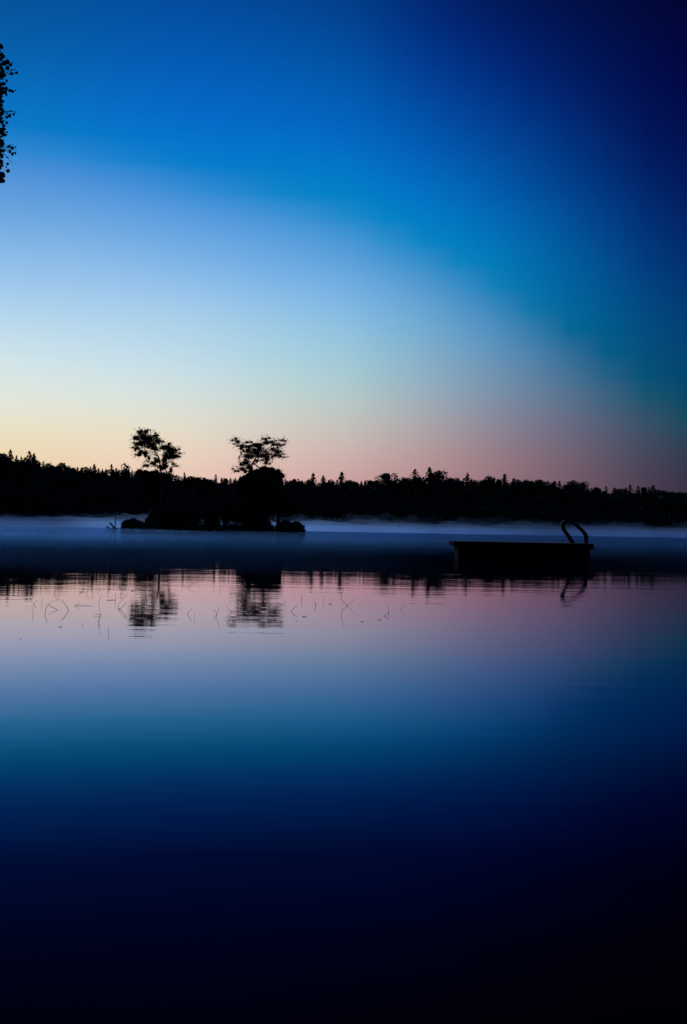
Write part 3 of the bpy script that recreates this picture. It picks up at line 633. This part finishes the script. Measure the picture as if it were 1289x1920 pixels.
# base pixel, then the pixels the stem climbs through, label, thickness factor
ST = [
 ([c7(515, 432), c7(508, 405), c7(522, 375), c7(540, 340)], 'curved stem, topmost of the big oval ring at the left', 1.2),
 ([c7(552, 450), c7(548, 400), c7(545, 362)], 'thin straight stem inside the top of the oval ring at the left', .7),
 ([c7(778, 415), c7(768, 385), c7(735, 348)], 'kinked stem shaped like an arrow head right of the oval ring', 1.3),
 ([c7(790, 448), c7(760, 445), c7(728, 466)], 'short stem tucked under the arrow head one', .9),
 ([c7(806, 458), c7(815, 435), c7(835, 405)], 'forked looking stem between the arrow head and the long pole', .9),
 ([c7(862, 455), c7(860, 420), c7(860, 385)], 'straight thin pole of a stem right of the arrow head', .8),
 ([c7(860, 395), c7(830, 393), c7(792, 397)], 'low stem lying flat at the top of the thin pole', .6),
 ([c7(925, 430), c7(912, 400), c7(928, 375)], 'short hooked stem just right of the thin pole', .8),
 ([c7(1003, 410), c7(1003, 370), c7(1004, 330)], 'faint upright stem touching the treeline reflection', .6),
 ([c7(312, 560), c7(325, 545), c7(342, 528)], 'small leaning stem at the far left with a knotted foot', 1.2),
 ([c7(308, 650), c7(310, 610), c7(313, 575)], 'thin straight stem below the knotted one at the far left', .7),
 ([c7(390, 552), c7(391, 520), c7(392, 488)], 'faint upright stem between the knotted stem and the oval ring', .6),
 ([c7(422, 645), c7(425, 610), c7(440, 572), c7(450, 560)], 'bowed stem on the left side of the oval ring', 1.3),
 ([c7(532, 612), c7(490, 588), c7(450, 562)], 'slanting stem crossing the lower half of the oval ring', .9),
 ([c7(455, 562), c7(490, 535), c7(540, 512)], 'faint stem slanting up across the middle of the oval ring', .6),
 ([c7(638, 617), c7(612, 565), c7(568, 515)], 'bent stem on the right side of the oval ring', 1.4),
 ([c7(698, 578), c7(720, 562), c7(750, 545)], 'short leaning stem right of the oval ring', .9),
 ([c7(705, 575), c7(770, 572), c7(850, 580)], 'long low stem lying almost flat right of the oval ring', .8),
 ([c7(938, 655), c7(925, 590), c7(925, 520), c7(950, 478)], 'long wavering stem left of the reflected forked tree', .8),
 ([c7(918, 725), c7(925, 700), c7(938, 678)], 'short knotted stem below the long wavering one', 1.1),
 ([c7(935, 665), c7(905, 652), c7(885, 655)], 'tiny hooked twig at the foot of the long wavering stem', 1.0),
 ([c7(1075, 522), c7(1035, 520), c7(990, 521)], 'flat floating stem making a cross bar near the forked tree reflection', 1.1),
 ([c7(1077, 525), c7(1074, 490), c7(1075, 450)], 'upright stem rising from the flat cross bar', .9),
 ([c7(1100, 607), c7(1130, 597), c7(1150, 570), c7(1180, 538)], 'thick forked stem like a letter K left of the reflected forked tree', 1.4),
 ([c7(1098, 585), c7(1130, 525), c7(1190, 470)], 'long slanting stem rising above the letter K one', .8),
 ([c7(1130, 450), c7(1122, 415), c7(1130, 388), c7(1152, 382)], 'upright stem with a hooked tip beside the floating bud', 1.1),
 ([c7(1160, 425), c7(1142, 432), c7(1160, 440)], 'tiny curl of stem right of the hooked tip', .6),
 ([c7(1012, 825), c7(1010, 800), c7(1015, 772)], 'faint short stem lowest of all on the left side', .7),
 ([c6(492, 262), c6(512, 240), c6(545, 232)], 'slanting stem of the tangled pair between the two tree reflections', .8),
 ([c6(520, 240), c6(505, 215), c6(496, 196)], 'upper kinked stem of the tangled pair between the two tree reflections', .7),
 ([c6(485, 262), c6(470, 255), c6(455, 262)], 'short low stem left of the tangled pair', .7),
 ([c6(683, 285), c6(688, 268), c6(692, 254)], 'narrow wedge of a stem left of the crooked tree reflection', .9),
 ([c6(489, 425), c6(500, 408), c6(518, 393)], 'open wedge shaped stem midway between the tree reflections', 1.0),
 ([c6(531, 445), c6(530, 425), c6(540, 408)], 'faint bowed stem right of the open wedge', .5),
 ([c6(662, 440), c6(670, 412), c6(686, 380)], 'leaning stem left one of the pair beside the crooked tree reflection', .9),
 ([c6(668, 425), c6(655, 405), c6(645, 395)], 'short twig leaning into the paired stem by the crooked tree reflection', .8),
 ([c6(758, 412), c6(735, 392), c6(722, 372)], 'slanting stem touching the crooked tree reflection', .9),
 ([c6(725, 470), c6(745, 455), c6(760, 440)], 'low slanting stem at the bottom edge of the crooked tree reflection', .7),
 ([c6(1118, 408), c6(1130, 390), c6(1157, 373)], 'clear wedge shaped stem right of the crooked tree reflection', 1.2),
 ([c6(1180, 345), c6(1179, 325), c6(1178, 305)], 'faint upright stem above the clear wedge', .6),
 ([c6(1264, 378), c6(1262, 362), c6(1262, 350)], 'tiny upright stem with a pale knot right of the clear wedge', .8),
 ([c6(1138, 212), c6(1140, 198), c6(1130, 178)], 'short bowed stem close to the treeline reflection under the island tip', .7),
 ([c5(188, 243), c5(200, 228), c5(218, 216)], 'small wedge shaped stem under the right tip of the island', .8),
 ([c5(322, 262), c5(324, 240), c5(318, 215)], 'upright bowed stem under the lone spruce reflection', 1.2),
 ([c5(500, 440), c5(465, 405), c5(458, 365), c5(472, 310), c5(482, 290)], 'longest curving stem left of the open pink water', 1.1),
 ([c5(500, 440), c5(530, 412), c5(562, 380)], 'short arm leaning right from the foot of the longest curving stem', .7),
 ([c5(174, 400), c5(175, 378), c5(174, 358)], 'faint upright stem over the floating bud pair', .6),
 ([c5(330, 408), c5(330, 390), c5(330, 372)], 'faint upright stem just left of the kinked bud stem', .6),
 ([c5(272, 442), c5(274, 430), c5(265, 418)], 'tiny knotted stem between the two floating buds', 1.0),
 ([c5(792, 485), c5(794, 460), c5(790, 435)], 'thin upright stem in open pink water left of the raft', .8),
 ([c5(762, 513), c5(775, 500), c5(790, 488)], 'short slanting foot below the thin upright stem left of the raft', 1.0),
 ([c5(876, 468), c5(888, 452), c5(908, 438)], 'last wedge shaped stem, closest to the raft', .8),
 ([c5(835, 300), c5(836, 278), c5(836, 255)], 'faint upright stem by the treeline reflection left of the raft', .6),
 ([c5(915, 290), c5(925, 272), c5(912, 252)], 'hooked stem by the treeline reflection nearest the raft', .8),
 ([c5(610, 262), c5(618, 245), c5(612, 222)], 'short wavering stem right of the reflected triangular spruce', .7),
]
for pts, lab, k in ST:
    base = W(*pts[0]); Y = base.y; e0 = base.copy(); rs = random.Random(int(pts[0][0] * 13))
    w3 = [base - Vector((0, 0, .06))] + [base] + [P(x, y, Y + rs.uniform(-.05, .05)) for x, y in pts[1:]]
    for q in w3[2:]: q.z = max(q.z, .004)
    cc = curve([q - e0 for q in w3], 4); mbs = MB(); mbs.tube(cc, taper(len(cc), .0030 * (k + .25), .0020 * (k + .25)), 6)
    o = mbs.build('plant_stem', M['stem'], None, e0)
    tag(o, lab, 'plant stem', G1)
BD = [
 (c7(1230, 437), 5.0, 2.9, 'largest dark bud on the water left of the reflected forked tree'),
 (c7(1100, 405), 3.4, 1.8, 'oval bud beside the hooked tip stem'),
 (c7(555, 773), 3.2, 2.0, 'lone bud under the oval ring of stems'),
 (c7(770, 757), 1.9, 1.9, 'small round bud right of the one under the oval ring'),
 (c7(193, 882), 2.4, 1.8, 'lowest and leftmost bud on the open water'),
 (c6(1190, 440), 4.6, 2.4, 'wide ragged bud right of the crooked tree reflection'),
 (c6(1150, 466), 2.4, 1.6, 'little bud just below the wide ragged one'),
 (c5(372, 428), 4.0, 2.0, 'bud with a kinked neck right of the small knotted stem'),
 (c5(120, 385), 1.6, 1.3, 'dot of a bud above the clear wedge stem'),
 (c5(590, 432), 1.7, 1.5, 'dot of a bud right of the longest curving stem'),
 (c5(785, 412), 1.4, 1.1, 'dot of a bud on top of the thin upright stem left of the raft'),
 (c5(995, 465), 1.7, 1.3, 'dot of a bud closest to the raft'),
 (c5(720, 541), 4.4, 1.0, 'thin flat floating leaf far left of the raft'),
 (c5(600, 552), 3.2, .9, 'thin flat floating leaf below the longest curving stem'),
 (c5(60, 412), 2.8, 1.0, 'small flat leaf just right of the crooked tree reflection'),
 (c6(585, 336), 1.6, 1.1, 'dot of a bud in open water midway between the tree reflections'),
 (c6(345, 446), 2.5, .9, 'small flat leaf under the head of the forked tree reflection'),
]
for (x, y), wpx, hpx, lab in BD:
    p = W(x, y); pm_ = PXM(p.y); rs = random.Random(int(x * 7)); a = wpx * pm_ * .5; hh = hpx * pm_ * .5
    mb = MB(); n, m_ = 12, 6; vs = []
    for j in range(m_ + 1):
        th = math.pi * j / m_
        for i in range(n):
            ph = 2 * math.pi * i / n; kk = 1 + .18 * math.sin(ph * 3 + 1) + rs.uniform(-.06, .06)
            vs.append((a * kk * math.sin(th) * math.cos(ph), a * .8 * kk * math.sin(th) * math.sin(ph), hh * .55 * math.cos(th) + .12 * a * math.sin(ph * 2) * math.sin(th)))
    fs = [(j * n + i, (j + 1) * n + i, (j + 1) * n + (i + 1) % n, j * n + (i + 1) % n) for j in range(m_) for i in range(n)]
    mb.add(vs, fs, True)
    if wpx > 3.1: mb.tube(curve([(a * .6, 0, .2 * hh), (a * 1.6, .01, hh * .9), (a * 2.4, .02, hh * .3)], 4), .003, 5)
    tag(mb.build('water_bud' if hpx > 1.05 else 'floating_leaf', M['pad'], None, (p.x, p.y, .002)), lab, 'bud' if hpx > 1.05 else 'leaf', 'buds and leaves floating among the stems')

# ------------------------------------------------------------------ near tree at the left edge, its twigs reaching into the frame
TY = 14.0
def near_tree():
    rnd = random.Random(3); base = Vector((-6.6, TY + .3, .25)); e = empty('aspen_tree', base)
    tk = MB(); top = P(-210, 20, TY + .3)
    sp = curve([base - Vector((0, 0, .4)), base + Vector((.1, 0, 1.6)), base + Vector((.05, 0, 3.6)), Vector((-6.35, TY + .3, 6.2)), Vector((-6.2, TY + .3, 8.2))], 6)
    tk.tube(sp, taper(len(sp), .13, .035), 12); 
    def k8(x, y, r, ry=None): return (x / 6.858, 80 + y / 6.858, r / 6.858, (ry or r) / 6.858)
    L = [k8(100, 250, 34), k8(140, 285, 24), k8(100, 325, 30), k8(150, 400, 34, 24), k8(215, 387, 22, 18), k8(150, 352, 16, 12), k8(190, 348, 14, 8), k8(162, 260, 8, 12), k8(90, 490, 16, 22), k8(85, 585, 24, 24), k8(130, 615, 26, 22), k8(165, 628, 22, 22),
         k8(203, 617, 8, 14), k8(85, 670, 16, 22), k8(95, 908, 14, 12), k8(143, 882, 17, 13), k8(125, 942, 24, 28), k8(180, 922, 17, 22), k8(182, 882, 10, 4), k8(207, 895, 9, 8), k8(90, 960, 18, 24), k8(92, 1030, 20, 20), k8(90, 1150, 20, 12), k8(85, 1185, 12, 14),
         k8(120, 1335, 28, 18), k8(162, 1355, 26, 24), k8(155, 1305, 16, 6), k8(130, 1400, 20, 28), k8(162, 1432, 22, 22), k8(200, 1420, 15, 18), k8(205, 1343, 10, 14), k8(210, 1385, 8, 5), k8(100, 1475, 22, 7), k8(145, 1530, 10, 5), k8(100, 1558, 20, 20), k8(85, 1600, 12, 12), k8(105, 1650, 28, 28)]
    lf = MB(); tw = MB(); tips = []
    def blade(x, y, rx, ry, Y):
        c = P(x, y, Y); sc_ = PXM(Y); n = 9; a = rnd.uniform(0, 3.14); tilt = rnd.uniform(-.25, .25); vs = []
        for i in range(n):
            an = 2 * math.pi * i / n; pt = 1.18 if i == 0 else rnd.uniform(.9, 1.03)
            vs.append(c + RT * (rx * sc_ * pt * math.cos(an + a)) + UP * (ry * sc_ * pt * math.sin(an + a)) + fw * (tilt * rx * sc_ * math.cos(an)))
        lf.add(vs, [tuple(range(n))]); return c
    groups = [(120, 300, 8, 135), (None)]
    for x, y, rx, ry in L: tips.append((blade(x, y, rx, ry, TY + rnd.uniform(-.1, .1)), y))
    # the leafy mass outside and at the very edge of the frame
    for q in range(1500):
        x = 11 - abs(rnd.gauss(0, 60)) * 1.25; y = rnd.uniform(85, 340)
        wob_ = noise.noise(Vector((y * .022, 0, 0))) * 10 + noise.noise(Vector((y * .08, 5, 0))) * 5 + 3
        if x > wob_ + 4: continue
        s = rnd.uniform(2.2, 5.0); blade(x, y, s, s * rnd.uniform(.6, 1), TY + rnd.uniform(-.9, .9))
    limbs = []
    for yy, hgt in ((150, 5.0), (175, 4.7), (215, 4.5), (285, 4.0), (320, 3.7), (90, 5.6)):
        st_ = min(sp, key=lambda p: abs(p.z - hgt)); en = P(-4, yy, TY)
        pts = curve([st_, (st_ + en) / 2 + Vector((0, rnd.uniform(-.2, .2), .25)), en], 6); tk2 = MB(); tk2.tube(pts, taper(len(pts), .035, .007), 7)
        tk.add(tk2.v, tk2.f, True); limbs += pts[6:]
    for c, y in tips:
        n0 = min(limbs, key=lambda p: (p - c).length); tw.tube([n0, (n0 + c) / 2 + Vector((0, 0, .03)), c], [.004, .003, .0018], 5)
    tk.build('trunk', M['bark'], e, origin=base); lf.add(tw.v, tw.f, True); lf.build('crown', M['leaves'], e, origin=base)
    tag(e, 'leafy near tree whose twigs poke in at the upper left edge of the sky', 'tree')
near_tree()
# near bank it stands on, outside the frame, and behind the viewer
bk = MB(); nu, nv = 24, 24
def bankz(X, Y):
    edge = -5.9 if Y > 3 else -5.9 + (3 - Y) * 3.2
    d = max(edge - X, -.6 - Y + (0 if X < 0 else 0)); return -.5 + .9 * ss((d + .3) / 1.6) + .05 * noise.noise(Vector((X, Y, 0)))
xs = [-60, -40, -25, -16, -12, -9, -8, -7.4, -6.9, -6.5, -6.1, -5.7, -5.3, -4, -2, 0, 3, 8, 20, 60]; ys = [-40, -25, -12, -6, -4, -3, -2, -1.4, -.8, -.2, .6, 2, 4, 7, 10, 13, 16, 19, 22, 26, 34]
def bz(X, Y):
    f = ss((24 - Y) / 6) ; return bankz(X, Y) * f - .5 * (1 - f)
bk.add([(x, y, bz(x, y)) for y in ys for x in xs], [(j * len(xs) + i, j * len(xs) + i + 1, (j + 1) * len(xs) + i + 1, (j + 1) * len(xs) + i) for j in range(len(ys) - 1) for i in range(len(xs) - 1)], True)
tag(bk.build('near_bank', M['soil']), kind='structure')

# ------------------------------------------------------------------ mist lying on the water
def mist(name, x0, x1, y0, y1, h, amp, sx_, sy, dens, g, seed, label, edge=6.0, sp=5, tint=(.98, .985, 1.0), xf=(0, 0)):
    nx = int((x1 - x0) / sx_); ny = int((y1 - y0) / sy); top = []; mb = MB()
    for j in range(ny + 1):
        for i in range(nx + 1):
            X = x0 + (x1 - x0) * i / nx; Y = y0 + (y1 - y0) * j / ny
            n1 = noise.noise(Vector((X * .09, Y * .07, seed))); n2 = noise.noise(Vector((X * .35, Y * .2, seed + 4))); n3 = noise.noise(Vector((X * 1.0, Y * .4, seed + 9)))
            z = h * (1 + amp * (n1 * .7 + n2 * .6 + n3 * .3))
            z *= ss((Y - y0) / edge)
            if xf[0]: z *= ss((X - x0) / xf[0])
            if xf[1]: z *= ss((x1 - X) / xf[1])
            top.append((X, Y, max(.02, z)))
    n = len(top); mb.add(top + [(a, b, .012) for a, b, c in top], [])
    fs = []
    Rw = nx + 1
    for j in range(ny):
        for i in range(nx):
            a = j * Rw + i; fs.append((a, a + 1, a + 1 + Rw, a + Rw)); fs.append((n + a, n + a + Rw, n + a + Rw + 1, n + a + 1))
    for i in range(nx): fs.append((i, n + i, n + i + 1, i + 1)); k = ny * Rw + i; fs.append((k, k + 1, n + k + 1, n + k))
    for j in range(ny): a = j * Rw; fs.append((a, a + Rw, n + a + Rw, n + a)); a += nx; fs.append((a, n + a, n + a + Rw, a + Rw))
    mb.f = fs; mb.sm = [True] * len(fs)
    m = bpy.data.materials.new('mist_air'); m.use_nodes = True; nt = m.node_tree; nt.nodes.clear()
    out = nt.nodes.new('ShaderNodeOutputMaterial'); pv = nt.nodes.new('ShaderNodeVolumePrincipled')
    pv.inputs['Color'].default_value = (*tint, 1); pv.inputs['Density'].default_value = dens; pv.inputs['Anisotropy'].default_value = g
    nt.links.new(pv.outputs[0], out.inputs['Volume'])
    try: m.cycles.homogeneous_volume = True
    except Exception: pass
    tag(mb.build(name, m), label, 'mist', kind='stuff')
BT = (.54, .80, 1.0)  # blue of the light put into the mist colour, as in the veils' tints
mist('mist', -130, 130, 228, 256, 1.4, .25, 1.6, 2.5, .06, .86, 1.0, 'dense low bank of mist along the foot of the far shore', 5, tint=BT)
mist('mist', -130, 130, 228, 256.5, 2.1, .35, 1.4, 2.2, .035, .86, 2.0, 'second denser layer of mist along the foot of the far shore', 6, tint=BT)
mist('mist', -130, 130, 229, 257, 2.6, .6, 1.2, 2.0, .018, .86, 5.0, 'thinner middle layer of mist along the foot of the far shore', 6, tint=BT)
mist('mist', -130, 130, 230, 258, 3.2, .75, 1.0, 1.8, .006, .86, 9.0, 'wisps rising off the mist into the far trees', 8, tint=BT)
mist('mist', -130, 130, 55, 224, .22, .5, 3, 4, .0018, .78, 3.0, 'thin veil of mist over the open water around the island', 30, tint=(.30, .66, 1.0))
mist('mist', -60, 60, 47.5, 110, .20, .5, 2, 3, .0022, .7, 13.0, 'faint veil of mist on the water just beyond the raft', 20, tint=(.16, .60, 1.0))
mist('mist', -60, 5.2, 24, 62, .24, .6, .8, 2, .0009, .7, 17.0, 'faintest veil of mist on the open water left of the raft', 16, tint=(.16, .55, 1.0), xf=(0, 5.0))
mist('mist', 8.0, 60, 24, 62, .24, .6, .8, 2, .0009, .7, 21.0, 'faintest veil of mist on the open water right of the raft', 16, tint=(.16, .55, 1.0), xf=(5.0, 0))

# ------------------------------------------------------------------ camera and output
cd = bpy.data.cameras.new('camera'); cam = bpy.data.objects.new('camera', cd); COL.objects.link(cam)
from mathutils import Matrix
Mx = Matrix((RT, UP, -fw)).transposed().to_4x4(); Mx.translation = CAM; cam.matrix_world = Mx
cd.sensor_fit = 'VERTICAL'; cd.sensor_height = 24; cd.lens = 24 * F / 1920; cd.clip_start = .05; cd.clip_end = 3000
sc.camera = cam
sc.render.engine = 'CYCLES'
sc.cycles.max_bounces = 10; sc.cycles.volume_bounces = 6; sc.cycles.caustics_reflective = False; sc.cycles.caustics_refractive = False
sc.cycles.use_denoising = True
sc.view_settings.view_transform = 'Standard'; sc.view_settings.look = 'None'; sc.view_settings.exposure = 0; sc.view_settings.gamma = 1
